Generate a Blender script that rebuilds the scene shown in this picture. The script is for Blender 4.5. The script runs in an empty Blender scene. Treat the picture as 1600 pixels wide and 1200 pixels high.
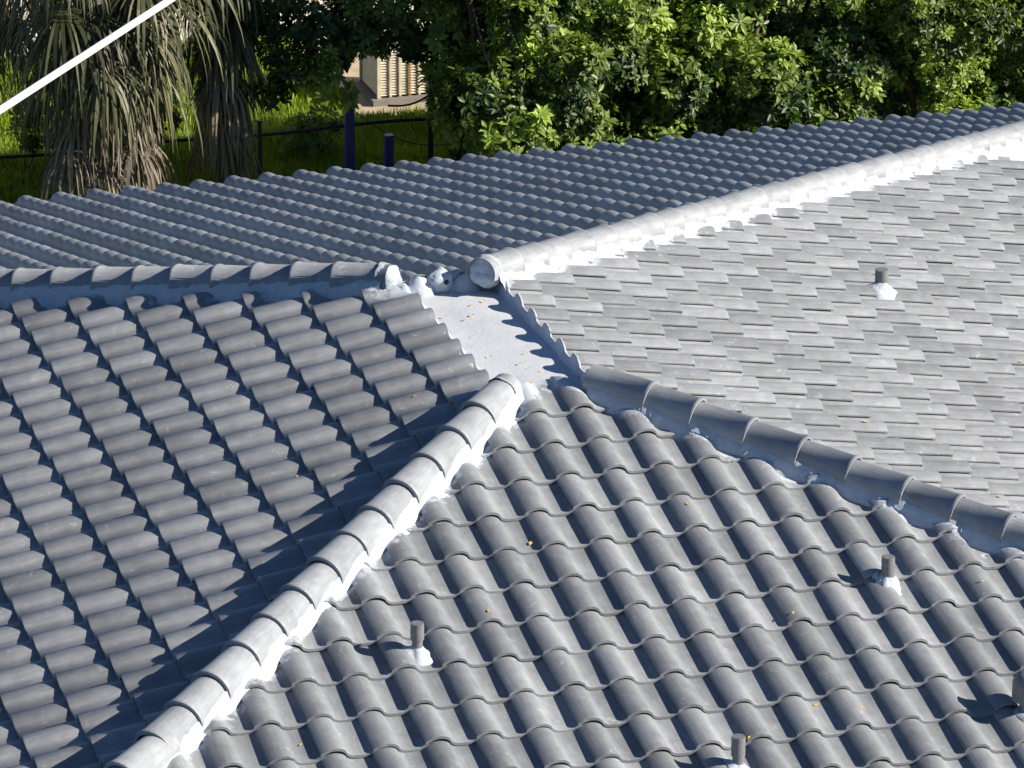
import bpy, bmesh, math, random
import numpy as np
from mathutils import Vector, Matrix, noise

# ------------------------------------------------------------------ camera, sky, sun, exposure
scene = bpy.context.scene
COL = scene.collection
FPX = 8051.12                                   # focal length in pixels of a 1600 px wide frame
AZ, TILT, ROLL = 0.302695, 0.355642, 0.001939
CAM = Vector((-8.3832, -26.6622, 10.3398))
_f = Vector((math.sin(AZ)*math.cos(TILT), math.cos(AZ)*math.cos(TILT), -math.sin(TILT)))
_r = Vector((math.cos(AZ), -math.sin(AZ), 0)); _u = _r.cross(_f)
_r, _u = math.cos(ROLL)*_r + math.sin(ROLL)*_u, -math.sin(ROLL)*_r + math.cos(ROLL)*_u
cam_data = bpy.data.cameras.new('camera'); cam = bpy.data.objects.new('camera', cam_data); COL.objects.link(cam)
cam_data.sensor_width = 36.0; cam_data.lens = FPX*36/1600; cam_data.clip_start = 0.5; cam_data.clip_end = 2000
cam.matrix_world = Matrix(((_r.x, _u.x, -_f.x, CAM.x), (_r.y, _u.y, -_f.y, CAM.y), (_r.z, _u.z, -_f.z, CAM.z), (0, 0, 0, 1)))
scene.camera = cam

SUN_EL, SUN_AZ = math.radians(27.5), math.radians(-26.0)      # azimuth measured from +X towards +Y
world = bpy.data.worlds.new('World'); scene.world = world; world.use_nodes = True
wn = world.node_tree
sky = wn.nodes.new('ShaderNodeTexSky'); sky.sky_type = 'NISHITA'; sky.sun_disc = False
sky.sun_elevation = SUN_EL; sky.sun_rotation = math.radians(90) - SUN_AZ
sky.air_density = 0.7; sky.dust_density = 0.0; sky.ozone_density = 4.0
wn.links.new(sky.outputs[0], wn.nodes['Background'].inputs[0]); wn.nodes['Background'].inputs[1].default_value = 0.055
sl = bpy.data.lights.new('sun', 'SUN'); sl.energy = 5.0; sl.angle = math.radians(0.5); sl.color = (1.0, 0.885, 0.735)
sun = bpy.data.objects.new('sun', sl); COL.objects.link(sun)
SUN_DIR = Vector((math.cos(SUN_EL)*math.cos(SUN_AZ), math.cos(SUN_EL)*math.sin(SUN_AZ), math.sin(SUN_EL)))
sun.rotation_euler = SUN_DIR.to_track_quat('Z', 'Y').to_euler(); sun.location = (20, 0, 15)
vs = scene.view_settings
vs.view_transform = 'Standard'; vs.look = 'None'; vs.exposure = 0.92; vs.gamma = 1.0; vs.use_curve_mapping = False
scene.cycles.max_bounces = 8; scene.cycles.use_denoising = True

rng = random.Random(7)
def project(p):
    d = Vector(p) - CAM; z = d.dot(_f)
    return 800 + FPX*d.dot(_r)/z, 600 - FPX*d.dot(_u)/z, z
def ray(u, v): return _f + _r*((u-800)/FPX) + _u*((600-v)/FPX)
def at_y(u, v, y):
    d = ray(u, v); return CAM + d*((y-CAM.y)/d.y)
def at_z(u, v, z):
    d = ray(u, v); return CAM + d*((z-CAM.z)/d.z)

# ------------------------------------------------------------------ materials
def new_mat(name):
    m = bpy.data.materials.new(name); m.use_nodes = True
    nt = m.node_tree; b = nt.nodes['Principled BSDF']
    return m, nt, b
def N(nt, typ, **kw):
    n = nt.nodes.new(typ)
    for k, v in kw.items(): setattr(n, k, v)
    return n
def setin(n, **kw):
    for k, v in kw.items(): n.inputs[k.replace('_', ' ')].default_value = v
def ramp(nt, src, p0, c0, p1, c1):
    r = N(nt, 'ShaderNodeValToRGB'); e = r.color_ramp.elements
    e[0].position, e[0].color = p0, (*c0, 1) if len(c0) == 3 else c0
    e[1].position, e[1].color = p1, (*c1, 1) if len(c1) == 3 else c1
    nt.links.new(src, r.inputs[0]); return r.outputs[0]
def mix(nt, fac, a, b, blend='MIX'):
    m = N(nt, 'ShaderNodeMix', data_type='RGBA', blend_type=blend)
    for idx, v in ((0, fac), (6, a), (7, b)):
        if hasattr(v, 'is_linked'): nt.links.new(v, m.inputs[idx])
        else: m.inputs[idx].default_value = v if idx == 0 else (*v, 1) if len(v) == 3 else v
    return m.outputs[2]
def math_node(nt, op, a, b=0.0):
    m = N(nt, 'ShaderNodeMath', operation=op)
    for i, v in ((0, a), (1, b)):
        if hasattr(v, 'is_linked'): nt.links.new(v, m.inputs[i])
        else: m.inputs[i].default_value = v
    return m.outputs[0]
def noise_tex(nt, vec, scale, detail=4, rough=0.55, dist=0.0):
    t = N(nt, 'ShaderNodeTexNoise'); setin(t, Scale=scale, Detail=detail, Roughness=rough, Distortion=dist)
    nt.links.new(vec, t.inputs['Vector']); return t.outputs['Fac']
def bump(nt, b, h, strength, dist=0.01):
    n = N(nt, 'ShaderNodeBump'); setin(n, Strength=strength, Distance=dist)
    nt.links.new(h, n.inputs['Height']); nt.links.new(n.outputs[0], b.inputs['Normal'])

def tile_material(name, dark, light, smudge=0.5, smear=(0.62, 0.63, 0.64), spray=False):
    m, nt, b = new_mat(name); L = nt.links.new
    tc = N(nt, 'ShaderNodeTexCoord'); oi = N(nt, 'ShaderNodeObjectInfo')
    at = N(nt, 'ShaderNodeAttribute', attribute_name='rnd')
    rnd = math_node(nt, 'FRACT', math_node(nt, 'ADD', oi.outputs['Random'], at.outputs['Fac']))
    comb = N(nt, 'ShaderNodeCombineXYZ')
    for i in range(3): L(math_node(nt, 'MULTIPLY', rnd, 37.0 + 13*i), comb.inputs[i])
    off = N(nt, 'ShaderNodeVectorMath', operation='ADD'); L(tc.outputs['Object'], off.inputs[0]); L(comb.outputs[0], off.inputs[1])
    V = off.outputs[0]
    st = N(nt, 'ShaderNodeMapping'); st.inputs['Scale'].default_value = (60, 5, 40); L(V, st.inputs[0])
    base = mix(nt, rnd, dark, light)
    streak = noise_tex(nt, st.outputs[0], 1.0, 3)
    base = mix(nt, 1.0, base, ramp(nt, streak, 0.3, (0.86,)*3, 0.75, (1.08,)*3), 'MULTIPLY')
    cloud = noise_tex(nt, V, 9.0, 4, 0.6)
    base = mix(nt, 1.0, base, ramp(nt, cloud, 0.3, (0.84,)*3, 0.72, (1.1,)*3), 'MULTIPLY')
    # pale paint overspray: smears and fine flecks
    sm = noise_tex(nt, V, 16.0, 5, 0.7, 0.6); smf = ramp(nt, sm, 0.60, (0,)*3, 0.74, (smudge,)*3)
    base = mix(nt, smf, base, smear)
    fl = N(nt, 'ShaderNodeTexVoronoi'); setin(fl, Scale=38.0, Randomness=1.0); L(V, fl.inputs['Vector'])
    big = noise_tex(nt, V, 6.0, 2)
    flf = math_node(nt, 'MULTIPLY', ramp(nt, fl.outputs['Distance'], 0.10, (1,)*3, 0.17, (0,)*3), ramp(nt, big, 0.60, (0,)*3, 0.70, (0.7,)*3))
    base = mix(nt, flf, base, (0.56, 0.62, 0.7))
    if spray:                                           # white coating brushed past the mortar onto the tiles next to the hips
        g = N(nt, 'ShaderNodeNewGeometry'); sp = N(nt, 'ShaderNodeSeparateXYZ'); L(g.outputs['Position'], sp.inputs[0])
        dif = math_node(nt, 'SUBTRACT', sp.outputs[1], sp.outputs[0]); sm_ = math_node(nt, 'ADD', sp.outputs[1], sp.outputs[0])
        right = math_node(nt, 'GREATER_THAN', sp.outputs[0], 0.1); left = math_node(nt, 'SUBTRACT', 1.0, right); ds = []
        for src, c_, gate in ((dif, 0.041, right), (sm_, 0.355, left), (sm_, 1.832, right), (dif, 1.517, left)):
            dd = math_node(nt, 'MULTIPLY', math_node(nt, 'ABSOLUTE', math_node(nt, 'SUBTRACT', src, c_)), 0.7071)
            ds.append(math_node(nt, 'ADD', dd, math_node(nt, 'MULTIPLY', gate, 10.0)))
        dm = math_node(nt, 'MINIMUM', math_node(nt, 'MINIMUM', ds[0], ds[1]), math_node(nt, 'MINIMUM', ds[2], ds[3]))
        wn_ = noise_tex(nt, g.outputs['Position'], 11.0, 7, 0.68)
        val = math_node(nt, 'ADD', dm, math_node(nt, 'MULTIPLY', math_node(nt, 'SUBTRACT', wn_, 0.5), 0.42))
        base = mix(nt, ramp(nt, val, 0.125, (0.9,)*3, 0.165, (0,)*3), base, (0.42, 0.48, 0.56))
    L(base, b.inputs['Base Color'])
    L(ramp(nt, cloud, 0.2, (0.44,)*3, 0.8, (0.62,)*3), b.inputs['Roughness'])
    b.inputs['Specular IOR Level'].default_value = 0.4
    fine = noise_tex(nt, V, 240.0, 3, 0.6)
    bump(nt, b, math_node(nt, 'ADD', math_node(nt, 'MULTIPLY', fine, 0.35), streak), 0.22, 0.003)
    return m
M_TILE = tile_material('grey_concrete_tile', (0.188, 0.207, 0.233), (0.282, 0.308, 0.344), smear=(0.48, 0.53, 0.60), spray=True)
M_CAP = tile_material('grey_cap_tile', (0.235, 0.260, 0.297), (0.29, 0.318, 0.36), 0.6, (0.50, 0.56, 0.65))
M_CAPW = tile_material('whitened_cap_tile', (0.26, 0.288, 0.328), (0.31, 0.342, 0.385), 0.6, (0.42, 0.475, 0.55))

def mortar_material(name, c0, c1, bs=0.5):
    m, nt, b = new_mat(name); tc = N(nt, 'ShaderNodeTexCoord'); V = tc.outputs['Object']
    a = noise_tex(nt, V, 14.0, 6, 0.65)
    col = mix(nt, ramp(nt, a, 0.3, (0,)*3, 0.7, (1,)*3), c0, c1)
    d = noise_tex(nt, V, 55.0, 4, 0.7); col = mix(nt, ramp(nt, d, 0.62, (0,)*3, 0.76, (0.35,)*3), col, (0.36, 0.37, 0.38))
    nt.links.new(col, b.inputs['Base Color']); b.inputs['Roughness'].default_value = 0.62
    f = noise_tex(nt, V, 38.0, 6, 0.7); bump(nt, b, f, bs, 0.02)
    return m
M_MORTAR = mortar_material('white_coated_mortar', (0.37, 0.425, 0.505), (0.48, 0.545, 0.635))
M_DECKW, nt, b = new_mat('white_flat_coating'); tc = N(nt, 'ShaderNodeTexCoord'); V = tc.outputs['Object']
c = mix(nt, ramp(nt, noise_tex(nt, V, 3.5, 6, 0.6), 0.3, (0,)*3, 0.75, (1,)*3), (0.49, 0.535, 0.60), (0.57, 0.62, 0.685))
c = mix(nt, ramp(nt, noise_tex(nt, V, 60, 5, 0.75), 0.63, (0,)*3, 0.72, (0.5,)*3), c, (0.27, 0.265, 0.25))
vo = N(nt, 'ShaderNodeTexVoronoi'); setin(vo, Scale=26.0); nt.links.new(V, vo.inputs['Vector'])
c = mix(nt, ramp(nt, vo.outputs['Distance'], 0.05, (0.7,)*3, 0.10, (0,)*3), c, (0.28, 0.22, 0.14))
nt.links.new(c, b.inputs['Base Color']); b.inputs['Roughness'].default_value = 0.6
bump(nt, b, noise_tex(nt, V, 45, 6, 0.7), 0.35, 0.01)

def plain(name, col, rough=0.6, var=0.15, scale=20.0, metallic=0.0, bs=0.15):
    m, nt, b = new_mat(name); tc = N(nt, 'ShaderNodeTexCoord')
    n_ = noise_tex(nt, tc.outputs['Object'], scale, 5, 0.6)
    c0 = tuple(x*(1-var) for x in col); c1 = tuple(min(1, x*(1+var)) for x in col)
    nt.links.new(mix(nt, ramp(nt, n_, 0.3, (0,)*3, 0.7, (1,)*3), c0, c1), b.inputs['Base Color'])
    b.inputs['Roughness'].default_value = rough; b.inputs['Metallic'].default_value = metallic
    if bs: bump(nt, b, n_, bs, 0.01)
    return m
M_PIPE = plain('grey_painted_pipe', (0.165, 0.175, 0.19), 0.5, 0.2, 40)
M_HOLE = plain('dark_pipe_inside', (0.02, 0.02, 0.02), 0.9, 0.2)
M_DECK = plain('roof_underlay', (0.10, 0.10, 0.11), 0.9, 0.2)
M_STUCCO = plain('pale_stucco', (0.62, 0.58, 0.52), 0.85, 0.08, 60, 0, 0.4)
M_STUCCO2 = plain('cream_stucco', (0.66, 0.62, 0.55), 0.85, 0.08, 50, 0, 0.4)
M_SLAB = plain('tan_concrete_slab', (0.42, 0.34, 0.25), 0.85, 0.2, 8)
M_AC = plain('weathered_beige_metal', (0.60, 0.56, 0.46), 0.55, 0.18, 12)
M_ACD = plain('dark_coil', (0.07, 0.065, 0.055), 0.8, 0.2)
M_RUST = plain('rust_streak', (0.33, 0.17, 0.06), 0.8, 0.3, 18)
M_BLUE = plain('blue_painted_steel', (0.008, 0.03, 0.30), 0.45, 0.25, 15)
M_BLACK = plain('black_painted_steel', (0.012, 0.014, 0.02), 0.5, 0.25, 15)
M_WIRE = plain('white_cable_jacket', (0.80, 0.80, 0.78), 0.5, 0.05, 60)
M_BARK = plain('bark', (0.10, 0.075, 0.055), 0.95, 0.4, 25, 0, 0.8)
M_YLEAF = plain('dry_yellow_leaf', (0.62, 0.42, 0.07), 0.7, 0.25, 90)
M_WHITE = plain('white_trim', (0.75, 0.75, 0.72), 0.6, 0.08)

def leaf_material(name, c0, c1, trans=0.35, rough=0.46):
    m, nt, b = new_mat(name); L = nt.links.new
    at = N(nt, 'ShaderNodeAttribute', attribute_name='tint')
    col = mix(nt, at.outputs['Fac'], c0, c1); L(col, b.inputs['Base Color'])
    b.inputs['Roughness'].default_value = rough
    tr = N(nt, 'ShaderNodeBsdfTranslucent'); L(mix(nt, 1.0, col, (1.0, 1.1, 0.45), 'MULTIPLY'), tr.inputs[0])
    ms = N(nt, 'ShaderNodeMixShader'); ms.inputs[0].default_value = trans
    L(b.outputs[0], ms.inputs[1]); L(tr.outputs[0], ms.inputs[2]); L(ms.outputs[0], nt.nodes['Material Output'].inputs[0])
    return m
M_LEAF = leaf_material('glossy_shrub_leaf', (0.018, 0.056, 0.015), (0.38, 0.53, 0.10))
M_FROND = leaf_material('green_palm_blade', (0.040, 0.052, 0.026), (0.13, 0.14, 0.065), 0.25, 0.5)
M_DEAD = leaf_material('dead_palm_blade', (0.075, 0.066, 0.056), (0.32, 0.28, 0.235), 0.2, 0.75)
M_GRASS = leaf_material('lawn_blade', (0.15, 0.24, 0.022), (0.33, 0.44, 0.045), 0.4, 0.6)
M_SOIL, nt, b = new_mat('grassy_soil'); tc = N(nt, 'ShaderNodeTexCoord')
nn = noise_tex(nt, tc.outputs['Object'], 1.5, 8, 0.65)
nt.links.new(mix(nt, ramp(nt, nn, 0.35, (0,)*3, 0.7, (1,)*3), (0.05, 0.065, 0.014), (0.11, 0.15, 0.025)), b.inputs['Base Color']); b.inputs['Roughness'].default_value = 0.95

# ------------------------------------------------------------------ object helpers
def mesh_from(name, verts, faces, mats, smooth=True, attr=None, fmat=None):
    me = bpy.data.meshes.new(name); me.from_pydata([tuple(v) for v in verts], [], faces)
    for m in (mats if isinstance(mats, (list, tuple)) else [mats]): me.materials.append(m)
    if smooth: me.polygons.foreach_set('use_smooth', [True]*len(me.polygons))
    if fmat is not None: me.polygons.foreach_set('material_index', fmat)
    if attr:
        a = me.attributes.new(attr[0], 'FLOAT', 'POINT'); a.data.foreach_set('value', attr[1])
    me.update(); return me
def link(name, me, parent=None, mw=None):
    o = bpy.data.objects.new(name, me); COL.objects.link(o)
    if mw is not None: o.matrix_basis = mw
    if parent is not None:
        o.parent = parent
        if parent.type == 'EMPTY': o.matrix_parent_inverse = Matrix.Translation(-parent.location)
    return o
def empty(name, loc):
    o = bpy.data.objects.new(name, None); COL.objects.link(o); o.location = loc; o.empty_display_size = 0.3; return o
def tag(o, label=None, cat=None, group=None, kind=None):
    for k, v in (('label', label), ('category', cat), ('group', group), ('kind', kind)):
        if v: o[k] = v
    return o
class MB:
    def __init__(s): s.v, s.f, s.m, s.a = [], [], [], []
    def add(s, vs, fs, mi=0, a=0.0):
        o = len(s.v); s.v += [tuple(x) for x in vs]; s.f += [tuple(i+o for i in f) for f in fs]; s.m += [mi]*len(fs); s.a += [a]*len(vs)
    def box(s, lo, hi, mi=0):
        x0, y0, z0 = lo; x1, y1, z1 = hi
        s.add([(x0,y0,z0),(x1,y0,z0),(x1,y1,z0),(x0,y1,z0),(x0,y0,z1),(x1,y0,z1),(x1,y1,z1),(x0,y1,z1)],
              [(0,3,2,1),(4,5,6,7),(0,1,5,4),(1,2,6,5),(2,3,7,6),(3,0,4,7)], mi)
    def tube(s, pts, radii, seg=10, mi=0, cap=True):
        pts = [Vector(p) for p in pts]; rings = []
        o = len(s.v)
        for i, p in enumerate(pts):
            t = (pts[min(i+1, len(pts)-1)] - pts[max(i-1, 0)]).normalized()
            x = t.cross(Vector((0, 0, 1)) if abs(t.z) < 0.9 else Vector((1, 0, 0))).normalized(); y = t.cross(x)
            r = radii[i] if isinstance(radii, (list, tuple)) else radii
            for k in range(seg):
                a = 2*math.pi*k/seg; s.v.append(tuple(p + x*(r*math.cos(a)) + y*(r*math.sin(a)))); s.a.append(0.0)
        for i in range(len(pts)-1):
            for k in range(seg):
                k2 = (k+1) % seg
                s.f.append((o+i*seg+k, o+i*seg+k2, o+(i+1)*seg+k2, o+(i+1)*seg+k)); s.m.append(mi)
        if cap:
            s.f.append(tuple(o+k for k in range(seg))[::-1]); s.m.append(mi)
            s.f.append(tuple(o+(len(pts)-1)*seg+k for k in range(seg))); s.m.append(mi)
    def build(s, name, mats, parent=None, smooth=False, attr=None):
        return link(name, mesh_from(name, s.v, s.f, mats, smooth, (attr, s.a) if attr else None, s.m), parent)
def auto_smooth(o, deg=35):
    me = o.data; me.polygons.foreach_set('use_smooth', [True]*len(me.polygons))
    me.set_sharp_from_angle(angle=math.radians(deg)); return o
def nz(x, y, z, s): return noise.noise(Vector((x*s, y*s, z*s)))

# ------------------------------------------------------------------ ground
GZ = -5.5
gm = mesh_from('ground', [(-600,-600,GZ),(600,-600,GZ),(600,900,GZ),(-600,900,GZ)], [(0,1,2,3)], M_SOIL, False)
tag(link('ground', gm), kind='structure')

# ------------------------------------------------------------------ the tiled hip roof
W, EXP, PIT = 0.28, 0.31385, 0.248498
T, CP, SP = math.tan(PIT), math.cos(PIT), math.sin(PIT)
C = EXP*CP
KB = 0.60                                          # how much the rolls flatten towards the tile head, per metre
PH, TH, KT, TLEN = 0.063, 0.022, 0.078, 0.385      # crown height, butt thickness, tile lie-back, tile length
PROF = [(-.076,.031),(-.066,.039),(-.050,.0475),(-.028,.0585),(0,.063),(.024,.0600),(.042,.052),(.056,.0405),(.0625,.031),(.066,.023),
        (.080,.011),(.103,.002),(.142,0),(.180,.002),(.195,.007),(.208,.014),(.230,.024)]
_pu = np.array([p[0] for p in PROF]); _ph = np.array([p[1] for p in PROF])
class Slope: pass
def slope(a, s_dir, up_dir, s0, up0, up_max):
    q = Slope(); q.a = a; q.s = Vector(s_dir); q.up = Vector(up_dir); q.s0 = s0; q.up0 = up0; q.up_max = up_max
    q.v = (q.up*CP + Vector((0, 0, SP))); q.n = q.s.cross(q.v); return q
SL = {'F': slope(0.0, (1,0,0), (0,1,0), 0.0, 0.0, 0.10),
      'L': slope(0.0104, (0,-1,0), (1,0,0), -3.679, -1.019, -0.115),
      'R': slope(0.0901, (0,1,0), (-1,0,0), 4.892, -3.7284, -0.46),
      'B': slope(0.4751, (-1,0,0), (0,-1,0), 0.585, -11.148, -1.97)}
EAVE_Z = -2.354
PATCH = (-0.115, 0.46, 0.19, 2.02); PATCH_Z = -0.15
def apex_z(q, p): return q.a + T*q.up.dot(p)
def owner(p): return min(SL, key=lambda k: apex_z(SL[k], p))
def surf_z(k, p):
    q = SL[k]; up = q.up.dot(p) - q.up0; s = q.s.dot(p) - q.s0
    v = (up - math.floor(up/C)*C)/CP
    u = (s + 0.076) % W - 0.076
    return apex_z(q, p) + (float(np.interp(u, _pu, _ph))*(1-KB*v) - PH - KT*v)/CP
def tile_verts():
    V, F = [], []
    rows = [(-0.000, -TH), (0.0, -0.004), (0.007, 0.0), (TLEN, 0.0)]
    n = len(PROF)
    for v, dn in rows:
        for u, h in PROF: V.append((u, v, h*(1-KB*v) - PH - KT*v + dn))
    for r in range(3):
        for i in range(n-1): F.append((r*n+i, r*n+i+1, (r+1)*n+i+1, (r+1)*n+i))
    # left lip of the barrel
    V.append((PROF[0][0], TLEN, PROF[0][1]*(1-KB*TLEN)-PH-KT*TLEN-.0085)); V.append((PROF[0][0], 0, PROF[0][1]-PH-.0085)); F.append((len(V)-1, n, 2*n, 3*n, len(V)-2))
    return V, F
TV, TF = tile_verts()
TILE_MESH = mesh_from('roof_tile', TV, TF, M_TILE); TILE_MESH.set_sharp_from_angle(angle=math.radians(50))

house = empty('house', (0.157, 0.937, GZ))
tag(house, 'house with grey tiled hip roof around a small white flat deck', 'house')
ADJ = {'F': 'LR', 'B': 'LR', 'L': 'FB', 'R': 'FB'}
def tile_mw(q, s, up, jit=True):
    p = q.s*s + q.up*up; p.z = q.a + T*up
    R = Matrix((q.s, q.v, q.n)).transposed().to_4x4()
    if jit:
        p = p + q.n*rng.uniform(-.003, .003) + q.v*rng.uniform(-.005, .005) + q.s*rng.uniform(-.003, .003)
        R = R @ Matrix.Rotation(rng.gauss(0, .008), 4, 'Z') @ Matrix.Rotation(rng.gauss(0, .006), 4, 'Y') @ Matrix.Rotation(rng.gauss(0, .003), 4, 'X')
    return Matrix.Translation(p) @ R
HIP_CUT = 0.045
def cut_tile(k, mw):
    """Return None (fully outside), False (whole) or a cut mesh, in the tile's own space."""
    q = SL[k]; wv = [mw @ Vector(v) for v in TV]
    planes = []
    for j in ADJ[k]:
        r = SL[j]
        lat = (q.up*-1 + r.up).normalized()                     # horizontal, pointing into slope k's own side
        c0 = (r.a - q.a)/(T*math.sqrt(2))                       # lateral distance = lat.p + c0
        planes.append((lat, c0 - HIP_CUT))
    planes.append((-q.up, q.up_max))
    inside = [[lat.dot(p) + c0 for p in wv] for lat, c0 in planes]
    if any(max(d) < 0.01 for d in inside): return None
    need = [i for i, d in enumerate(inside) if min(d) < 0]
    if not need: return False
    bm = bmesh.new(); bm.from_mesh(TILE_MESH); inv = mw.inverted()
    for i in need:
        lat, c0 = planes[i]
        co = inv @ (lat*(-c0)); no = inv.to_3x3() @ lat
        bmesh.ops.bisect_plane(bm, geom=bm.verts[:]+bm.edges[:]+bm.faces[:], plane_co=co, plane_no=no, clear_inner=True)
    if len(bm.faces) < 2 or sum(f.calc_area() for f in bm.faces) < 0.004: bm.free(); return None
    me = bpy.data.meshes.new('roof_tile'); bm.to_mesh(me); bm.free(); me.materials.append(M_TILE) if not me.materials else None
    return me
RANGES = {'F': (range(-12, 14), range(-16, 0)), 'L': (range(-2, 26), range(-12, 4)), 'R': (range(-30, 9), range(-14, 12)), 'B': (range(-34, 10), range(0, 31))}
SLOPE_LABEL = {'F': 'near roof slope of deep rolled grey tiles facing the camera', 'L': 'roof slope with long blue tile shadows falling away to the left',
               'R': 'sunlit pale grey roof slope falling away to the right', 'B': 'darker far roof slope of small humped tile rows'}
def build_slope(k):
    q = SL[k]
    # closed deck slab from the flat deck to the eave, below the tiles
    lo = (EAVE_Z - q.a)/T
    def corner(up, j):                                          # end of the slope's line at 'up' on the hip with slope j
        r = SL[j]; z = q.a + T*up
        # hip: apex_z equal -> r.up.p = (z - r.a)/T
        p = q.up*up + r.up*((z - r.a)/T); p.z = z; return p
    j0, j1 = ADJ[k]
    off = Vector((0, 0, -0.125)); top = q.up_max + 0.02
    A, B_, C_, D = corner(lo+0.03, j0)+off, corner(lo+0.03, j1)+off, corner(top, j1)+off, corner(top, j0)+off
    dz = Vector((0, 0, -0.06))
    V = [A, B_, C_, D, A+dz, B_+dz, C_+dz, D+dz]
    o = link('roof_slope', mesh_from('roof_slope', V, [(0,1,2,3),(7,6,5,4),(0,4,5,1),(1,5,6,2),(2,6,7,3),(3,7,4,0)], M_DECK, False), house)
    o['label'] = SLOPE_LABEL[k]
    tiles = []
    for i in RANGES[k][0]:
        for m in RANGES[k][1]:
            s = q.s0 + i*W; up = q.up0 + m*C
            if k == 'B' and m < 0: continue
            mw = tile_mw(q, s, up)
            if mw.translation.z < EAVE_Z - 0.05: continue
            cpt = mw @ Vector((0.03, 0.16, 0)); x, y, z = project(cpt)
            if not (-260 < x < 1860 and -60 < y < 1400): continue
            ins = -30 < x < 1630 and y < 1225
            c_ = cut_tile(k, mw)
            if c_ is None: continue
            tiles.append((not ins, z, mw, c_))
    tiles.sort(key=lambda t: (t[0], t[1]))
    rest = MB()
    for n_, (out, z, mw, me) in enumerate(tiles):
        if n_ < 300 and not out: link('roof_tile', me or TILE_MESH, o, mw)
        else:
            src = me or TILE_MESH
            rest.add([mw @ v.co for v in src.vertices], [tuple(p.vertices) for p in src.polygons], 0, rng.random())
    if rest.v:
        r_ = rest.build('roof_tile_field', M_TILE, o, True, 'rnd'); r_['kind'] = 'stuff'; r_.data.set_sharp_from_angle(angle=math.radians(50))
    return o
SLOPE_OBJ = {k: build_slope(k) for k in 'FLRB'}

# hips: a mortar bed with cap tiles on it
def hip_geo(a, b):
    """plan start point on the hip (at z = 0 of the apex planes) and unit downhill direction"""
    A, B_ = SL[a], SL[b]
    def at(z): return A.up*((z - A.a)/T) + B_.up*((z - B_.a)/T) + Vector((0, 0, z))
    d = at(-1.0) - at(0.0); return at(0.0), d.normalized(), at
CAPL = 0.395
REACH = {'LF': .116, 'RF': .134, 'LB': .138, 'RB': .111}
def cap_mesh(name, mat, expo, rim=.013):
    V, F = [], []; n = 15
    if rim > .015: rows = [(0.0, .121, -rim), (0.0, .1215, -.002), (0.006, .122, 0.001), (0.028, .120, 0.0), (0.032, .1165, -.003), (CAPL, .097, -.022)]
    else: rows = [(0.0, .117, -rim), (0.0, .1175, -.002), (0.006, .118, 0.0), (0.020, .117, 0.0), (0.024, .1145, -.003), (CAPL, .101, -.014)]
    for v, r, dz in rows:
        for i in range(n):
            a = math.radians(-104 + 208*i/(n-1)); rr = r + (dz if v == 0.0 and dz < -.01 else 0)
            V.append((rr*math.sin(a), v, rr*math.cos(a) - .121 + (0 if v == 0.0 else dz)))
    for r in range(len(rows)-1):
        for i in range(n-1): F.append((r*n+i, r*n+i+1, (r+1)*n+i+1, (r+1)*n+i))
    me = mesh_from(name, V, F, mat); me.set_sharp_from_angle(angle=math.radians(60)); return me
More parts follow.
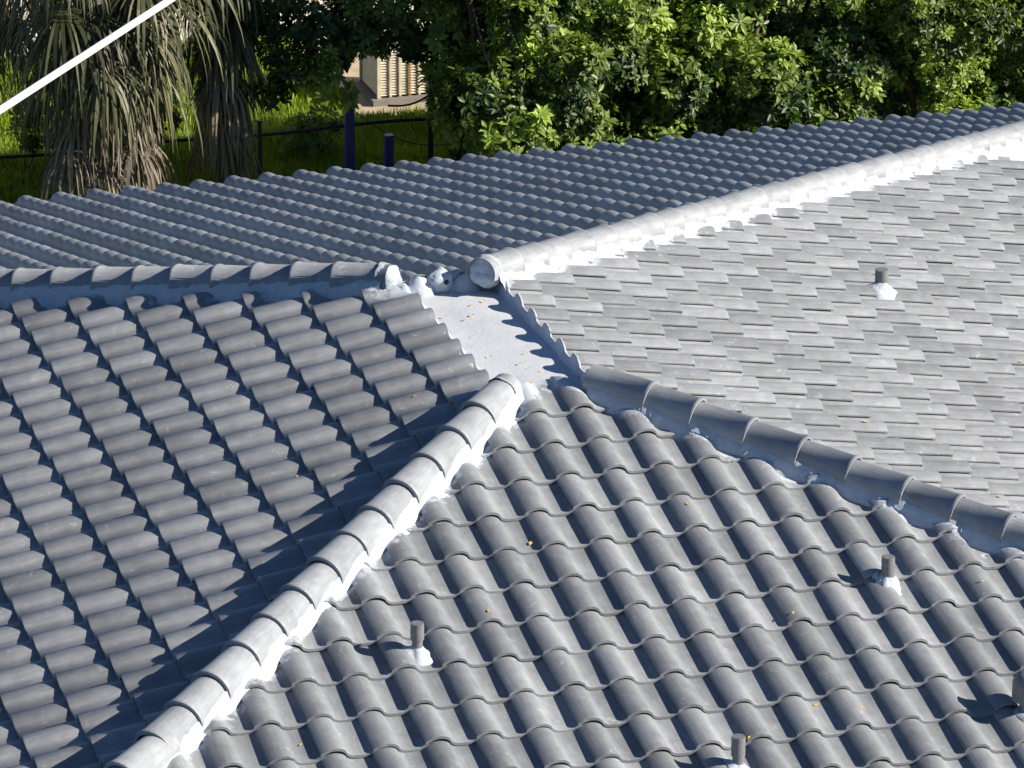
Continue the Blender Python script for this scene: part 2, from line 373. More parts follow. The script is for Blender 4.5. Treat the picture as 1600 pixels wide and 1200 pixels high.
def build_hip(a, b, first, expo, mat, smax, label, z_start):
    p0, d, at = hip_geo(a, b)
    A, B_ = SL[a], SL[b]
    latA = (B_.up - A.up).normalized()                          # towards slope a's side
    rs = random.Random(hash(label) % 1000 if False else len(label)*7)
    # mortar bed
    start = at(0.0) + d*((Vector(first) - p0).dot(d) - CAPL + .05); n = int((smax)/0.018); lats = [-.27,-.24,-.22,-.20,-.185,-.17,-.155,-.14,-.125,-.108,-.07,0,.07,.108,.125,.14,.155,.17,.185,.20,.22,.24,.27]
    V, F = [], []
    for i in range(n):
        c = start + d*(i*0.018 - 0.03)
        for l in lats:
            pt = c + latA*l; al = abs(l); k = a if l > 0 else b
            pz = apex_z(SL[k], pt) if l else c.z
            e = nz(pt.x, pt.y, 3.1*(l > 0), 4.0)*0.035 + nz(pt.x, pt.y, 9.0, 14.0)*0.014
            reach = REACH[a+b] + e*1.1
            h0 = .024 if a+b != 'RF' else .008
            if al <= .108: h = h0 + .011 - .29*max(0, al-.07)
            else:
                sz = surf_z(k, pt) - pz                                # tile surface under this point
                t_ = max(0.0, (al - .108)/max(.02, reach + .25*max(0, -.02 - sz) - .108))
                lin = h0 - .075*t_
                w2 = min(1, t_)**1.3; h = max(lin*(1-w2) + (sz + .011)*w2, sz - .02 if t_ < 1 else -1) - .05*max(0, t_ - .9)
            h += nz(pt.x, pt.y, pt.z, 24.0)*0.011 + nz(pt.x, pt.y, pt.z, 60.0)*0.007
            V.append((pt.x, pt.y, pz + h))
    w_ = len(lats)
    for i in range(n-1):
        for j in range(w_-1): F.append((i*w_+j, i*w_+j+1, (i+1)*w_+j+1, (i+1)*w_+j))
    bed = link('roof_hip', mesh_from('roof_hip', V, F, M_MORTAR), house); bed['label'] = label
    # caps
    big = a+b == 'LF'; me = cap_mesh('ridge_cap_tile', mat, expo, .021 if big else .013)
    up = -d; s = d.cross(Vector((0, 0, 1))).normalized(); s = up.cross(Vector((0,0,1))).normalized(); nn_ = s.cross(up)
    R = Matrix((s, up, nn_)).transposed().to_4x4()
    f0 = Vector(first); pos = (f0 - p0).dot(d)
    # butt positions: downhill end of each cap
    x_ = pos
    while x_ < (start - p0).dot(d) + smax:
        c = p0 + d*(x_ + rs.uniform(-.012, .012)) + Vector((0, 0, 0.107 + rs.uniform(-.004, .004)))
        ux, uy, _ = project(c)
        if -200 < ux < 1850 and uy < 1400:
            mw = Matrix.Translation(c) @ R @ Matrix.Rotation(rs.gauss(0, .022 if big else .011), 4, 'Z') @ Matrix.Rotation((.05 if big else .018) + rs.gauss(0, .006), 4, 'X')
            link('ridge_cap_tile', me, bed, mw)
        x_ += expo*rs.uniform(.97, 1.03)
    return bed
HIP = {}
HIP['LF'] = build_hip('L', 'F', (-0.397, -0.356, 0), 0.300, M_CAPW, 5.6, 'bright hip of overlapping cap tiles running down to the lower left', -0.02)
HIP['RF'] = build_hip('R', 'F', (0.703, -0.348, 0), 0.325, M_CAP, 3.6, 'grey hip of cap tiles running down to the right edge', -0.03)
HIP['LB'] = build_hip('L', 'B', (-0.483, 2.315, 0), 0.295, M_CAP, 4.2, 'grey hip of cap tiles with blue shaded mortar running to the left edge', -0.03)
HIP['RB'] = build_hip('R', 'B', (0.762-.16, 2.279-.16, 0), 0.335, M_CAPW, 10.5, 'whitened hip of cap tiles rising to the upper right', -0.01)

# white flat deck at the top, with the mortar closure along the sunlit slope
x0, x1, y0, y1 = PATCH
V, F = [], []; nx, ny = 24, 60
for j in range(ny+1):
    for i in range(nx+1):
        x = x0-.06 + (x1+.06-x0+.06)*i/nx; y = y0-.10 + (y1+.10-y0+.10)*j/ny
        e = min(abs(x-(x0-.06)), abs(x-(x1+.06)))
        V.append((x, y, PATCH_Z + nz(x, y, 0, 3)*.008 + nz(x, y, 5, 14)*.002 + .03*max(0, 1-e/.09)**2))
for j in range(ny):
    for i in range(nx): a = j*(nx+1)+i; F.append((a, a+1, a+nx+2, a+nx+1))
deck = link('flat_deck', mesh_from('flat_deck', V, F, M_DECKW), house); deck['label'] = 'small white coated flat deck between the roof slopes'
# scalloped closure along slope R
V, F = [], []; ys = np.arange(0.16, 2.02, 0.014); prev = None
for j, y in enumerate(ys):
    zt = surf_z('R', Vector((x1+.012, y, 0))) + 0.004 + nz(0, y, 0, 40)*.004
    bulge = nz(3, y, 1, 9)*.010
    for (dx, z) in ((-.030+bulge, PATCH_Z-.01), (-.014+bulge, PATCH_Z+.016), (-.010+bulge*.6, (PATCH_Z+zt)*.5), (-.006, zt-.010), (-.002, zt-.001), (.008, zt+.001), (.014, zt-.03)):
        V.append((x1+dx+nz(dx*9, y, z, 25)*.004, y, z))
for j in range(len(ys)-1):
    for i in range(6): F.append((j*7+i, (j+1)*7+i, (j+1)*7+i+1, j*7+i+1))
link('mortar_closure', mesh_from('mortar_closure', V, F, M_MORTAR), deck)
# thin smear of mortar along the heads of slope L's top tiles and along B and F
def smear(k, along, t0, t1, off0, name='mortar_smear', sink=.046):
    q = SL[k]; V, F = [], []; ts = np.arange(t0, t1, 0.014)
    for t in ts:
        for d_ in (-.05, -.02, 0.0, .02, .05, .085):
            up = q.up_max + off0 - d_; p = q.up*up + q.s*t
            ez = nz(p.x, p.y, 2, 18)*.02
            hz = surf_z(k, p) if d_ > 0.0 else surf_z(k, q.up*(q.up_max-.01) + q.s*t)
            lift = {-.05: None, -.02: -.06, 0.0: -.012, .02: -.002, .05: -.006, .085: -.025}[d_]
            z = PATCH_Z - .005 if lift is None else min(hz, apex_z(q, p) - sink) + lift + ez*.8 + nz(p.x, p.y, 7, 45)*.006
            V.append((p.x, p.y, max(z, PATCH_Z-.006)))
    for j in range(len(ts)-1):
        for i in range(5): F.append((j*6+i, j*6+i+1, (j+1)*6+i+1, (j+1)*6+i))
    return link(name, mesh_from(name, V, F, M_MORTAR), deck)
smear('L', 'y', -2.02, -0.12, 0.0)
smear('B', 'x', -0.60, 0.24, 0.01, 'mortar_smear', .012)

# mortar plugs closing the upper ends of the hips, and a lump between them
def blob(name, c, r, seed, parent, sub=3, squash=(1, 1, 1), mat=None, rough=.12):
    bm = bmesh.new(); bmesh.ops.create_icosphere(bm, subdivisions=sub, radius=1.0)
    for v in bm.verts:
        n_ = 1 + rough*noise.noise(v.co*1.7 + Vector((seed, 0, 0))) + rough*.5*noise.noise(v.co*5 + Vector((seed, 3, 0)))
        v.co = Vector((v.co.x*r*squash[0]*n_, v.co.y*r*squash[1]*n_, v.co.z*r*squash[2]*n_)) + Vector(c)
    me = bpy.data.meshes.new(name); bm.to_mesh(me); bm.free(); me.materials.append(mat or M_MORTAR)
    me.polygons.foreach_set('use_smooth', [True]*len(me.polygons)); return link(name, me, parent)

# vent pipes
def vent_pipe(u, v, k, zoff, r_up, r_lo, h, hs, label, seed, collar=0.088):
    q = SL[k]; d = ray(u, v)
    # intersect with the apex plane lowered by zoff
    num = q.a + zoff + T*q.up.dot(CAM) - CAM.z; p = CAM + d*(num/(d.z - T*q.up.dot(d)))
    mb = MB(); z0 = p.z - .10
    def cyl(r0, za, zb, mi, seg=20):
        mb.tube([(p.x, p.y, za), (p.x, p.y, zb)], r0, seg, mi, False)
    cyl(r_lo, z0, p.z+hs, 0); 
    mb.tube([(p.x, p.y, p.z+hs-.001), (p.x, p.y, p.z+hs+.003), (p.x, p.y, p.z+h)], [r_lo, r_up, r_up], 20, 0, False)
    mb.tube([(p.x, p.y, p.z+h), (p.x, p.y, p.z+h+.001), (p.x, p.y, p.z+h-.07)], [r_up, r_up*.86, r_up*.86], 20, 0, False)
    o2 = len(mb.v); mb.tube([(p.x, p.y, p.z+h-.071), (p.x, p.y, p.z+h-.070)], r_up*.87, 20, 1, True)
    o = mb.build('vent_pipe', [M_PIPE, M_HOLE], house); auto_smooth(o, 40); o['label'] = label
    # mortar collar draped over the tiles
    V, F = [], []; nr, na = 8, 30
    for i in range(nr+1):
        for j in range(na):
            a = 2*math.pi*j/na; rr = (collar*(1 + .45*nz(math.cos(a), math.sin(a), seed, 1.6) + .1*nz(math.cos(a), math.sin(a), seed+5, 4)))
            rad = r_lo*.9 + (rr - r_lo*.9)*(i/nr); pt = Vector((p.x + rad*math.cos(a), p.y + rad*math.sin(a), 0))
            f_ = i/nr; zz = surf_z(k, pt)*(.35+.65*f_) + (p.z-.005)*.65*(1-f_) + .028*(1-f_)**2 + .010*(1-f_**3) + nz(pt.x, pt.y, seed, 40)*.004 - (.006 if i == nr else 0)
            if k == 'R': zz = max(zz, apex_z(q, pt) - .022 - .035*f_*f_ - (.08 if i == nr else 0))
            V.append((pt.x, pt.y, zz))
    for i in range(nr):
        for j in range(na): j2 = (j+1) % na; F.append((i*na+j, i*na+j2, (i+1)*na+j2, (i+1)*na+j))
    link('mortar_collar', mesh_from('mortar_collar', V, F, M_MORTAR), o)
    return p
vent_pipe(652, 1013, 'F', -.02, .037, .029, .147, .05, 'short grey vent pipe with wider top in a white collar', 1)
vent_pipe(1387, 905, 'F', -.03, .037, .0355, .135, .02, 'short grey vent pipe in a white collar near the right hip', 2)
vent_pipe(1153, 1197, 'F', -.03, .037, .030, .17, .06, 'grey vent pipe at the bottom edge in a white collar', 3)
vent_pipe(1377, 447, 'R', -.01, .043, .041, .115, .02, 'grey vent pipe standing on the sunlit slope', 4, 0.12)
# larger hooded vent at the right edge of the frame
q = SL['F']; d = ray(1607, 1112); num = q.a - .03 + T*q.up.dot(CAM) - CAM.z; bp = CAM + d*(num/(d.z - T*q.up.dot(d)))
mb = MB(); bx_ = lambda z, r: ((bp.x, bp.y, bp.z+z), r)
prof_ = [bx_(-.1, .05), bx_(.07, .05), bx_(.071, .085), bx_(.075, .092), bx_(.17, .092), bx_(.20, .084), bx_(.222, .06), bx_(.232, .028), bx_(.234, .004)]
mb.tube([p_ for p_, _ in prof_], [r_ for _, r_ in prof_], 26, 0, True)
o = mb.build('vent_pipe', [M_PIPE], house); auto_smooth(o, 40); o['label'] = 'wider hooded grey roof vent cut by the right edge of the photo'
blob('mortar_collar', (bp.x, bp.y, bp.z-.03), .12, 3, o, 3, (1, 1, .4))

# plugs
HEAD = {'LF': (-0.397, -0.356), 'RF': (0.703, -0.348), 'LB': (-0.483, 2.315), 'RB': (0.602, 2.119)}
def head(k):
    p0, d, at = hip_geo(k[0], k[1]); f0 = Vector((*HEAD[k], 0)); return p0 + d*((f0 - p0).dot(d) - CAPL + .012)
def plug(k, sd, r0, bulge, mat):
    p0, d, at = hip_geo(k[0], k[1]); up = -d; sdir = up.cross(Vector((0, 0, 1))).normalized(); nn_ = sdir.cross(up)
    c = head(k) + Vector((0, 0, .107 - .121)); V, F = [], []; na, nr = 22, 6
    for i in range(nr+1):
        f_ = i/nr
        for j in range(na):
            a = math.radians(-180 + 360*j/(na-1)); r = r0*f_*(1 + .06*nz(math.cos(a), math.sin(a), sd, 2))
            o_ = bulge*(1 - f_*f_) - (.05 if i == nr else 0) + nz(r*9*math.cos(a), r*9*math.sin(a), sd, 2.5)*.02
            V.append(c + sdir*(r*math.sin(a)) + nn_*(r*math.cos(a)*(1.0 if math.cos(a) > 0 else 0.9)) + up*o_)
    for i in range(nr):
        for j in range(na-1): F.append((i*na+j, i*na+j+1, (i+1)*na+j+1, (i+1)*na+j))
    link('mortar_plug', mesh_from('mortar_plug', V, F, mat), HIP[k])
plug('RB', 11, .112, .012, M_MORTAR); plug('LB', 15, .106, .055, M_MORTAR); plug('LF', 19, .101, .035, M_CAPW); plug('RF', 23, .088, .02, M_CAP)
pl = at_z(690, 436, -.06); lump = blob('mortar_plug', pl + Vector((0, .02, -.02)), .085, 31, deck, 3, (.95, .7, .9), None, .3)
hd = at_z(697, 439, -.07); mb = MB(); mb.tube([hd + Vector((0, .03, 0)), hd + Vector((-.006, -.03, 0))], .016, 12, 0, True); mb.build('drain_hole', M_HOLE, deck)

# house walls below the eaves
mb = MB(); ex0, ex1, ey0, ey1 = -9.0, 9.3, -8.9, 10.75
for lo, hi in (((ex0, ey0, GZ), (ex1, ey0+.2, -2.6)), ((ex0, ey1-.2, GZ), (ex1, ey1, -2.6)), ((ex0, ey0+.201, GZ), (ex0+.2, ey1-.201, -2.6)), ((ex1-.2, ey0+.201, GZ), (ex1, ey1-.201, -2.6))):
    m1 = MB(); m1.box(lo, hi); m1.build('wall', M_STUCCO, house)

# ------------------------------------------------------------------ fallen leaves and flecks on the roof
mb = MB(); rl = random.Random(5)
def drop_leaf(p, k=None):
    a = rl.uniform(0, 6.28); L_ = rl.uniform(.010, .021); w_ = L_*rl.uniform(.35, .6)
    nrm = Vector((0, 0, 1)) if k is None else SL[k].n
    x = Vector((math.cos(a), math.sin(a), 0)); x = (x - nrm*x.dot(nrm)).normalized(); y = nrm.cross(x)
    c = p + nrm*.006
    mb.add([c - x*L_, c + y*w_ + nrm*.004, c + x*L_ + nrm*.003, c - y*w_ + nrm*.003], [(0, 1, 2, 3)])
for _ in range(16): drop_leaf(Vector((rl.uniform(x0+.03, x1-.16), rl.uniform(y0+.05, y1-.1), PATCH_Z+.004)))
for _ in range(24):
    u, v = rl.uniform(0, 1600), rl.uniform(440, 1190)
    pt = at_z(u, v, -.6); k = owner(pt)
    q = SL[k]; d = ray(u, v); den = d.z - T*q.up.dot(d)
    pt = CAM + d*((q.a - .02 + T*q.up.dot(CAM) - CAM.z)/den); k2 = owner(pt)
    if k2 != k: continue
    drop_leaf(Vector((pt.x, pt.y, surf_z(k, pt))), k)
o = mb.build('fallen_leaves', M_YLEAF); tag(o, 'tiny yellow fallen leaves scattered over the grey tiles', 'leaves', kind='stuff')

# ------------------------------------------------------------------ fence behind the house
FY = 19.6
def post(u, vt, w_, mat, label):
    p = at_y(u, vt, FY); m1 = MB()
    m1.box((p.x-w_/2, FY-w_/2, GZ), (p.x+w_/2, FY+w_/2, p.z)); m1.box((p.x-w_/2-.006, FY-w_/2-.006, p.z), (p.x+w_/2+.006, FY+w_/2+.006, p.z+.012))
    e = m1.build('fence_post', mat); tag(e, label, 'post', 'posts of the low fence behind the house'); return p
pa = post(545, 165, .088, M_BLUE, 'tall blue fence post in front of the lawn')
pb = post(607, 212, .078, M_BLUE, 'shorter blue fence post just right of the tall blue one')
pc = post(672, 118, .046, M_BLACK, 'thin dark fence post in front of the air conditioner')
pd = post(405, 190, .04, M_BLACK, 'thin black fence post right of the palm skirts')
post(855, 215, .05, M_BLUE, 'dark blue fence post half hidden under the shrubs')
mb = MB(); xs = np.linspace(-1.5, pc.x, 24)
mb.tube([(x, FY+.06, at_y(545, 200, FY).z + .012*math.sin(x*3)) for x in xs], .017, 8); o = mb.build('fence_rail', M_BLACK, None, True); tag(o, 'long thin black fence rail crossing behind the palms', 'rail')
def wire(name, pts, r, label):
    m1 = MB(); m1.tube(pts, r, 6); o = m1.build(name, M_BLACK, None, True); tag(o, label, 'wire'); return o
a_, b_ = at_y(606, 165, FY+.1), at_y(700, 122, FY+.1)
wire('loose_wire', [a_.lerp(b_, t) + Vector((0, 0, -.10*math.sin(math.pi*t))) for t in np.linspace(0, 1, 12)], .011, 'dark cable sagging in front of the air conditioner')
a_, b_ = at_y(556, 175, FY+.08), at_y(705, 225, FY+.08)
wire('loose_wire', [a_.lerp(b_, t) + Vector((0, 0, -.13*math.sin(math.pi*t))) for t in np.linspace(0, 1, 14)], .006, 'thin wire drooping from the tall blue post')

# ------------------------------------------------------------------ neighbour's house, patio strip and condenser
NY = 25.2
nb = empty('neighbour_house', (5, NY, GZ)); tag(nb, 'pale stucco house behind the shrubs and palms', 'house')
m1 = MB(); m1.box((-14, NY, GZ), (24, NY+.3, -1.6)); m1.build('wall', M_STUCCO2, nb)
m1 = MB(); m1.box((-14, NY-.08, GZ), (24, NY-.001, GZ+.22)); m1.build('base_course', M_WHITE, nb)
m1 = MB(); m1.box((-14, NY-.7, -1.6), (24, NY+1, -1.4)); m1.build('roof_overhang', M_WHITE, nb)
m1 = MB()
for i, x in enumerate(np.arange(-6, 20, 4.5)):
    m1 = MB(); m1.box((x, NY-.05, -4.2), (x+1.3, NY-.001, -2.8)); wi = m1.build('window', M_ACD, nb)
    m1 = MB(); m1.box((x-.06, NY-.10, -4.28), (x+1.36, NY-.051, -4.2)); m1.build('sill', M_WHITE, wi)
sl_ = at_z(640, 166, GZ)
m1 = MB(); m1.box((sl_.x-.6, sl_.y-.25, GZ-.1), (sl_.x+2.6, NY-.1, GZ+.03)); tag(m1.build('patio', M_SLAB), kind='structure')
ac = empty('air_conditioner', (sl_.x+.02, sl_.y+.40, GZ+.03)); tag(ac, 'weathered beige air conditioner condenser on a concrete pad behind the fence', 'air conditioner')
ax, ay, az = sl_.x+.02, sl_.y+.40, GZ+.03; hw, hd_, hh = .33, .33, .66
m1 = MB(); m1.box((ax-hw-.08, ay-hd_-.08, az), (ax+hw+.08, ay+hd_+.08, az+.06)); m1.build('pad', plain('grey_pad', (.2, .19, .18), .9), ac)
m1 = MB(); m1.box((ax-hw+.02, ay-hd_+.02, az+.061), (ax+hw-.02, ay+hd_-.02, az+hh-.03)); m1.build('coil_core', M_ACD, ac)
m1 = MB(); m1.box((ax-hw-.01, ay-hd_-.01, az+hh-.03), (ax+hw+.01, ay+hd_+.01, az+hh+.03)); m1.build('top_cover', M_AC, ac)
for sx in (-1, 1):
    for sy in (-1, 1):
        m1 = MB(); m1.box((ax+sx*hw-.018, ay+sy*hd_-.018, az+.061), (ax+sx*hw+.018, ay+sy*hd_+.018, az+hh-.031)); m1.build('corner_post', M_AC, ac)
lou = None
for i in range(19):
    z = az+.085+i*.029
    m1 = MB()
    m1.add([(ax-hw+.02, ay-hd_-.006, z), (ax+hw-.02, ay-hd_-.006, z), (ax+hw-.02, ay-hd_+.016, z+.024), (ax-hw+.02, ay-hd_+.016, z+.024)], [(0,1,2,3)])
    m1.add([(ax-hw-.006, ay-hd_+.02, z), (ax-hw-.006, ay+hd_-.02, z), (ax-hw+.016, ay+hd_-.02, z+.024), (ax-hw+.016, ay-hd_+.02, z+.024)], [(3,2,1,0)])
    m1.add([(ax+hw+.006, ay-hd_+.02, z), (ax+hw+.006, ay+hd_-.02, z), (ax+hw-.016, ay+hd_-.02, z+.024), (ax+hw-.016, ay-hd_+.02, z+.024)], [(0,1,2,3)])
    m1.build('louvre', M_AC, ac)
for i in range(5):
    x = ax-hw+.02 + (i+1)*(2*hw-.04)/6
    m1 = MB(); m1.box((x-.010, ay-hd_-.016, az+.07), (x+.010, ay-hd_-.008, az+hh-.035)); m1.build('rib', M_RUST if i == 2 else M_AC, ac)

# ------------------------------------------------------------------ vegetation
def blade_strip(mb, pts, widths, side, tint):
    o = len(mb.v)
    for p, w_ in zip(pts, widths):
        mb.v.append(tuple(p - side*w_)); mb.v.append(tuple(p + side*w_)); mb.a += [tint, tint]
    for i in range(len(pts)-1):
        mb.f.append((o+2*i, o+2*i+1, o+2*i+3, o+2*i+2)); mb.m.append(0)
def palm_frond(mb, r, base, ang, elev, plen, blen, nbl, droop, tint0):
    dirh = Vector((math.cos(ang), math.sin(ang), 0)); tip = base + dirh*(plen*math.cos(elev)) + Vector((0, 0, plen*math.sin(elev)))
    mid = base.lerp(tip, .5) + Vector((0, 0, .06))
    tp = [base, mid, tip]; blade_strip(mb, tp, [.018, .014, .011], Vector((-dirh.y, dirh.x, 0)), tint0*.6)
    side = Vector((-dirh.y, dirh.x, 0)); fw = (tip - base).normalized()
    for i in range(nbl):
        a = math.radians(-105 + 210*i/(nbl-1)) + r.uniform(-.05, .05)
        d0 = (fw*math.cos(a) + side*math.sin(a)).normalized(); L_ = blen*(1 - .25*abs(a)/1.9)*r.uniform(.8, 1.1)
        pts, p, dd = [], Vector(tip), Vector(d0); ns = 7
        for k in range(ns+1):
            pts.append(Vector(p)); f_ = k/ns
            dd = (dd + Vector((r.uniform(-.05, .05), r.uniform(-.05, .05), -droop*(.10 + .55*f_)))).normalized(); p = p + dd*(L_/ns)
        sd = (side*math.cos(a) - fw*math.sin(a)); sd = (sd + Vector((r.uniform(-.6, .6), r.uniform(-.6, .6), 0))).normalized()
        w_ = r.uniform(.009, .022)
        blade_strip(mb, pts, [w_*.8, w_, w_, w_*.95, w_*.8, w_*.6, w_*.4, w_*.1], sd, min(1, max(0, tint0 + r.uniform(-.3, .3))))
def palm(name, u, y, height, label, seed, ndead, ngreen, tr, skirt_top, skirt_bot, plen):
    r = random.Random(seed); b = at_y(u, 250, y); bx, by = b.x, y
    e = empty(name, (bx, by, GZ)); tag(e, label, 'palm tree', 'palms beside the fence')
    m1 = MB(); hs = np.linspace(0, height, 18)
    m1.tube([(bx + .03*math.sin(h*2+seed), by, GZ+h) for h in hs], [tr*(1.25 - .25*min(1, h*2)) + .012*(i % 2) for i, h in enumerate(hs)], 14)
    m1.build('trunk', M_BARK, e, True)
    for i in range(ndead):
        m1 = MB(); f_ = (i+.5)/ndead; z = GZ + skirt_bot + (skirt_top - skirt_bot)*f_ + r.uniform(-.1, .1); ang = i*2.399 + r.uniform(-.3, .3)
        base = Vector((bx + tr*.8*math.cos(ang), by + tr*.8*math.sin(ang), z))
        palm_frond(m1, r, base, ang, math.radians(r.uniform(-62, -25)), plen*r.uniform(.6, 1.1), r.uniform(.6, 1.0)*(1 if plen > .2 else .75), 20, r.uniform(1.1, 1.7), r.uniform(.2, .75))
        m1.build('dead_frond', M_DEAD, e, False, 'tint')
    for i in range(ngreen):
        m1 = MB(); f_ = (i+.5)/ngreen; z = GZ + skirt_top - .75 + (height - skirt_top + .85)*f_; ang = i*2.399 + r.uniform(-.3, .3)
        base = Vector((bx + tr*.7*math.cos(ang), by + tr*.7*math.sin(ang), z))
        palm_frond(m1, r, base, ang, math.radians(-50 + 75*f_ + r.uniform(-12, 12)), plen*1.7*r.uniform(.7, 1.15), r.uniform(.8, 1.15), 26, r.uniform(.85, 1.4), r.uniform(.15, .8))
        m1.build('frond', M_FROND, e, False, 'tint')
palm('palm_tree', 165, 19.0, 3.4, 'fan palm with a thick brown skirt of dead fronds, left of the lawn', 3, 70, 46, .16, 2.8, .9, .31)
palm('palm_tree', 352, 19.15, 3.0, 'slimmer fan palm skirt of hanging dead fronds beside the thick one', 8, 40, 10, .09, 2.6, .8, .13)
palm('palm_tree', -60, 20.6, 3.4, 'palm with grey green hanging fronds at the left edge of the photo', 12, 22, 24, .15, 2.8, 1.9, .40)

LEAF = [(0, 0, 0), (.30, .13, .02), (.68, .20, .03), (1, 0, -.05), (.68, -.20, .03), (.30, -.13, .02), (.5, 0, -.035)]
def rosette(mb, r, c, ax, size, tint):
    ax = ax.normalized(); x = ax.cross(Vector((r.gauss(0, 1), r.gauss(0, 1), r.gauss(0, 1)))).normalized(); y = ax.cross(x)
    n_ = r.randint(11, 18)
    for i in range(n_):
        a = i*2.399 + r.uniform(-.3, .3); el = math.radians(r.uniform(-15, 60)); L_ = size*r.uniform(.7, 1.15)
        d = (x*math.cos(a) + y*math.sin(a))*math.cos(el) + ax*math.sin(el)
        sd = ax.cross(d).normalized(); up = d.cross(sd); st = c + d*(size*.15)
        vs_ = [st + d*(L_*p[0]) + sd*(L_*p[1]) + up*(L_*(p[2]*1.5 - .18*p[0]*p[0])) for p in LEAF]
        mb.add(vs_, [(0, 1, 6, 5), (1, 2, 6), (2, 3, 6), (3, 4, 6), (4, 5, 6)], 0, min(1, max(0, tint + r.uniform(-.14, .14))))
def shrub(name, cx, cy, rx, ry, ztop, zlow, label, seed, nblob, nros, extra=(), cat='shrub', group='leafy shrubs behind the roof', leaf=.095, tr=1.0, bright=0.0):
    r = random.Random(seed)
    e = empty(name, (cx, cy, GZ)); tag(e, label, cat, group)
    blobs = []
    for i in range(nblob):
        a = r.uniform(0, 6.28); f_ = math.sqrt(r.uniform(.05, 1)); z = r.uniform(zlow, ztop)
        hz = (z - zlow)/(ztop - zlow); sh = math.sqrt(max(.12, 1 - max(0, hz-.35)**2/.45))
        blobs.append((Vector((cx + rx*f_*sh*math.cos(a), cy + ry*f_*sh*math.sin(a), z)), r.uniform(.24, .48)*(1 if tr > .5 else .55)))
    own = list(blobs); blobs += [(Vector(p), q_) for p, q_ in extra]
    m1 = MB()
    for c, br in blobs:
        bt = bright + r.choice((-.22, -.15, -.05, .10, .28, .50))  # per-clump tone: sunlit and shaded clusters painted into the leaf colour
        n_ = int(1.3*nros*(br/.38)**2*(1.0 if c.z < -2.4 else .35))
        big = 1.0 if c.z < -2.4 else 1.7
        for _ in range(n_):
            d = Vector((r.gauss(0, 1), r.gauss(0, 1), r.gauss(0, 1))).normalized(); d.z = d.z*.9 + .1
            rad = br*(r.uniform(.2, 1)**.45)*r.uniform(.9, 1.12); p = c + d*rad
            if p.z < GZ + .1: continue
            young_lit = max(0, d.z)*.45 + (rad/br - .6)*.5 + bt + r.gauss(0, .13)
            rosette(m1, r, p, d + Vector((0, 0, .7)), leaf*big*r.uniform(.75, 1.2), min(1, max(.02, young_lit)))
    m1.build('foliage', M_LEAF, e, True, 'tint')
    m2 = MB()
    for i in range(5):
        a = r.uniform(0, 6.28); b0 = Vector((cx + .12*math.cos(a), cy + .12*math.sin(a), GZ-.05)); tgt = r.choice(own)[0]
        md = b0.lerp(tgt, .5) + Vector((r.uniform(-.2, .2), r.uniform(-.2, .2), .25))
        m2.tube([b0, b0.lerp(md, .5), md, md.lerp(tgt, .5), tgt], [.05*tr, .042*tr, .034*tr, .024*tr, .01*tr], 7)
        for _ in range(4):
            t2 = r.choice(own)[0]; st = md.lerp(tgt, r.random())
            m2.tube([st, st.lerp(t2, .5) + Vector((r.uniform(-.1, .1), r.uniform(-.1, .1), .08)), t2], [.02*tr, .014*tr, .006*tr], 5)
    m2.build('trunk', M_BARK, e, True)
over = [((at_y(u, v, 18.5 + dy)), rr) for u, v, dy, rr in
        ((470, 20, .2, .36), (520, 60, .5, .34), (450, 90, .2, .30), (500, 115, .1, .26), (560, 30, .3, .36), (600, 0, 0, .34), (640, 35, .2, .26), (690, 30, 0, .34), (530, 140, .3, .18), (740, 20, -.1, .36), (425, 140, .4, .2), (400, 20, .4, .3), (590, 62, .4, .2), (645, 72, .3, .2), (700, 80, .2, .28), (700, 130, .1, .22))]
def sx(u): return at_y(u, 100, 18.7).x
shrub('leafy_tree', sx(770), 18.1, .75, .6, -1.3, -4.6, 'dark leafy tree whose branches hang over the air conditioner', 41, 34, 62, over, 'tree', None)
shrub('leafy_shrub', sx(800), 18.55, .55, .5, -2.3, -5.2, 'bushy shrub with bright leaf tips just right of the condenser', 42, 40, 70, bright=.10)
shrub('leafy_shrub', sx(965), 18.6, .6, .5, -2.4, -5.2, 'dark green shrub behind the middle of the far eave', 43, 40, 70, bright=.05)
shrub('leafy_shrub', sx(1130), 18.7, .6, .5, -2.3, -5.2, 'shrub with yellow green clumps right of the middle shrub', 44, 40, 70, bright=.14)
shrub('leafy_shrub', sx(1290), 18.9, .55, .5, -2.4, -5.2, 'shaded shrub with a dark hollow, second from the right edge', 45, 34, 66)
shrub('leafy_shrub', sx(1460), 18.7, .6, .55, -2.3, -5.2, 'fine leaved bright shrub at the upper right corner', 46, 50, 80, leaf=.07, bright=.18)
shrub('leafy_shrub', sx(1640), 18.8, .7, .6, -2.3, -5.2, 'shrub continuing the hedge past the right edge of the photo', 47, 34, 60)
shrub('low_plant', at_y(50, 180, 21.2).x, 21.2, .16, .14, GZ+.7, GZ+.3, 'small dark leafy plant on the lawn left of the thick palm skirt', 51, 5, 60, (), 'plant', None, .07, .15)
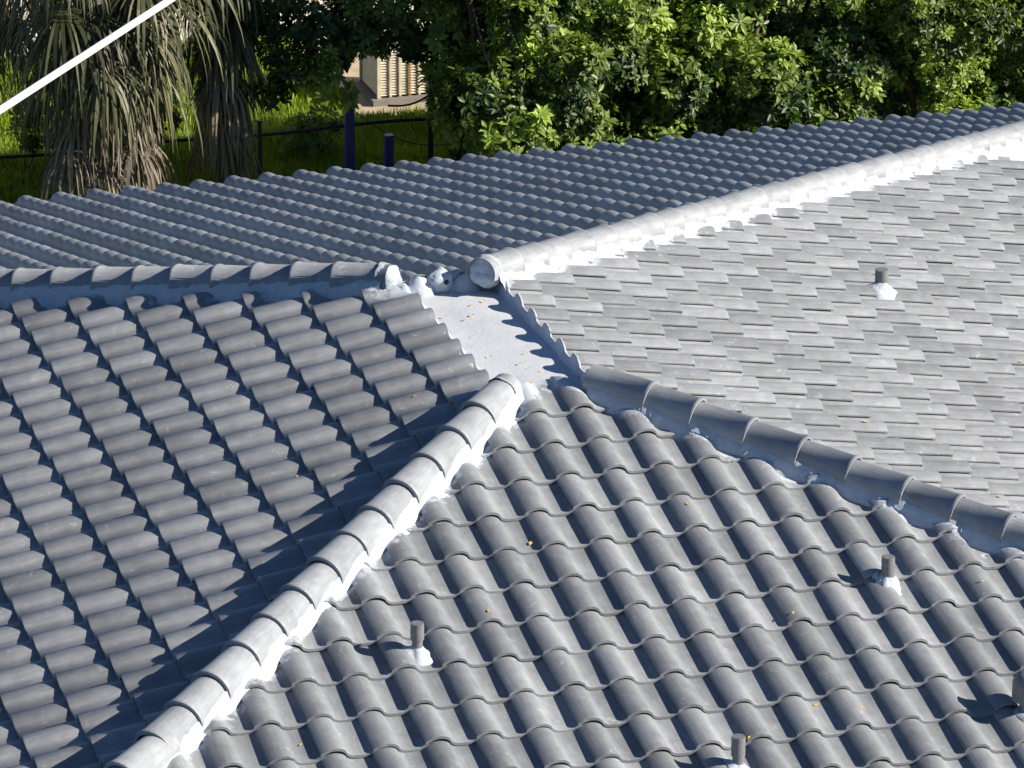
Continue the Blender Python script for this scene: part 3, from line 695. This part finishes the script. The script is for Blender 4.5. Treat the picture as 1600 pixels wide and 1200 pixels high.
shrub('low_plant', at_y(240, 150, 21.5).x, 21.5, .18, .15, GZ+.6, GZ+.2, 'small dark leafy plant between the two palm skirts', 52, 5, 60, (), 'plant', None, .07, .15)
shrub('low_plant', at_y(480, 175, 21.0).x, 21.0, .22, .2, GZ+.35, GZ+.12, 'low leafy plant on the lawn left of the tall blue post', 53, 5, 60, (), 'plant', None, .06, .15)

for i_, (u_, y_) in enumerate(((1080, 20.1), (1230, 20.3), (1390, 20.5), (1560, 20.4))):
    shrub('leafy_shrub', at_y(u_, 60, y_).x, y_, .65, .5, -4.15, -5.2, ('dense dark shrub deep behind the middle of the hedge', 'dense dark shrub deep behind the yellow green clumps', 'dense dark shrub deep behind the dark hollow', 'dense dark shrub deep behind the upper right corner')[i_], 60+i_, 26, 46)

# lawn
rg = random.Random(2); m1 = MB()
def blade(x, y, h, tint):
    a = rg.uniform(0, 6.28); le = rg.uniform(.1, .5)*h; w_ = rg.uniform(.004, .008)
    dx, dy = math.cos(a), math.sin(a); sx, sy = -dy*w_, dx*w_
    m1.add([(x-sx, y-sy, GZ), (x+sx, y+sy, GZ), (x+dx*le*.4+sx*.8, y+dy*le*.4+sy*.8, GZ+h*.6), (x+dx*le, y+dy*le, GZ+h)], [(0, 1, 2), (0, 2, 3)], 0, tint)
for _ in range(90000):
    x, y = rg.uniform(-.6, 8.2), rg.uniform(18.6, 25.0)
    if x > sl_.x-.6 and y > sl_.y-.25 and x < sl_.x+2.6: continue
    pn = nz(x, y, 0, 1.3); 
    blade(x, y, rg.uniform(.05, .13)*(1+.5*pn), min(1, max(0, .5 + .5*pn + rg.gauss(0, .2))))
tag(m1.build('lawn_grass', M_GRASS, None, False, 'tint'), 'green lawn grass behind the fence', 'grass', kind='stuff')

# ------------------------------------------------------------------ overhead cable
a_, b_ = CAM + ray(-20, 185)*11.4, CAM + ray(270, -3)*12.6
dirc = (b_ - a_); m1 = MB()
m1.tube([a_ + dirc*t + Vector((0, 0, .0008*((t-.5)**2))) for t in np.linspace(-14, 16, 61)], .0088, 12, 0, True)
tag(m1.build('overhead_cable', M_WIRE, None, True), 'thick white overhead cable crossing the upper left corner', 'cable')
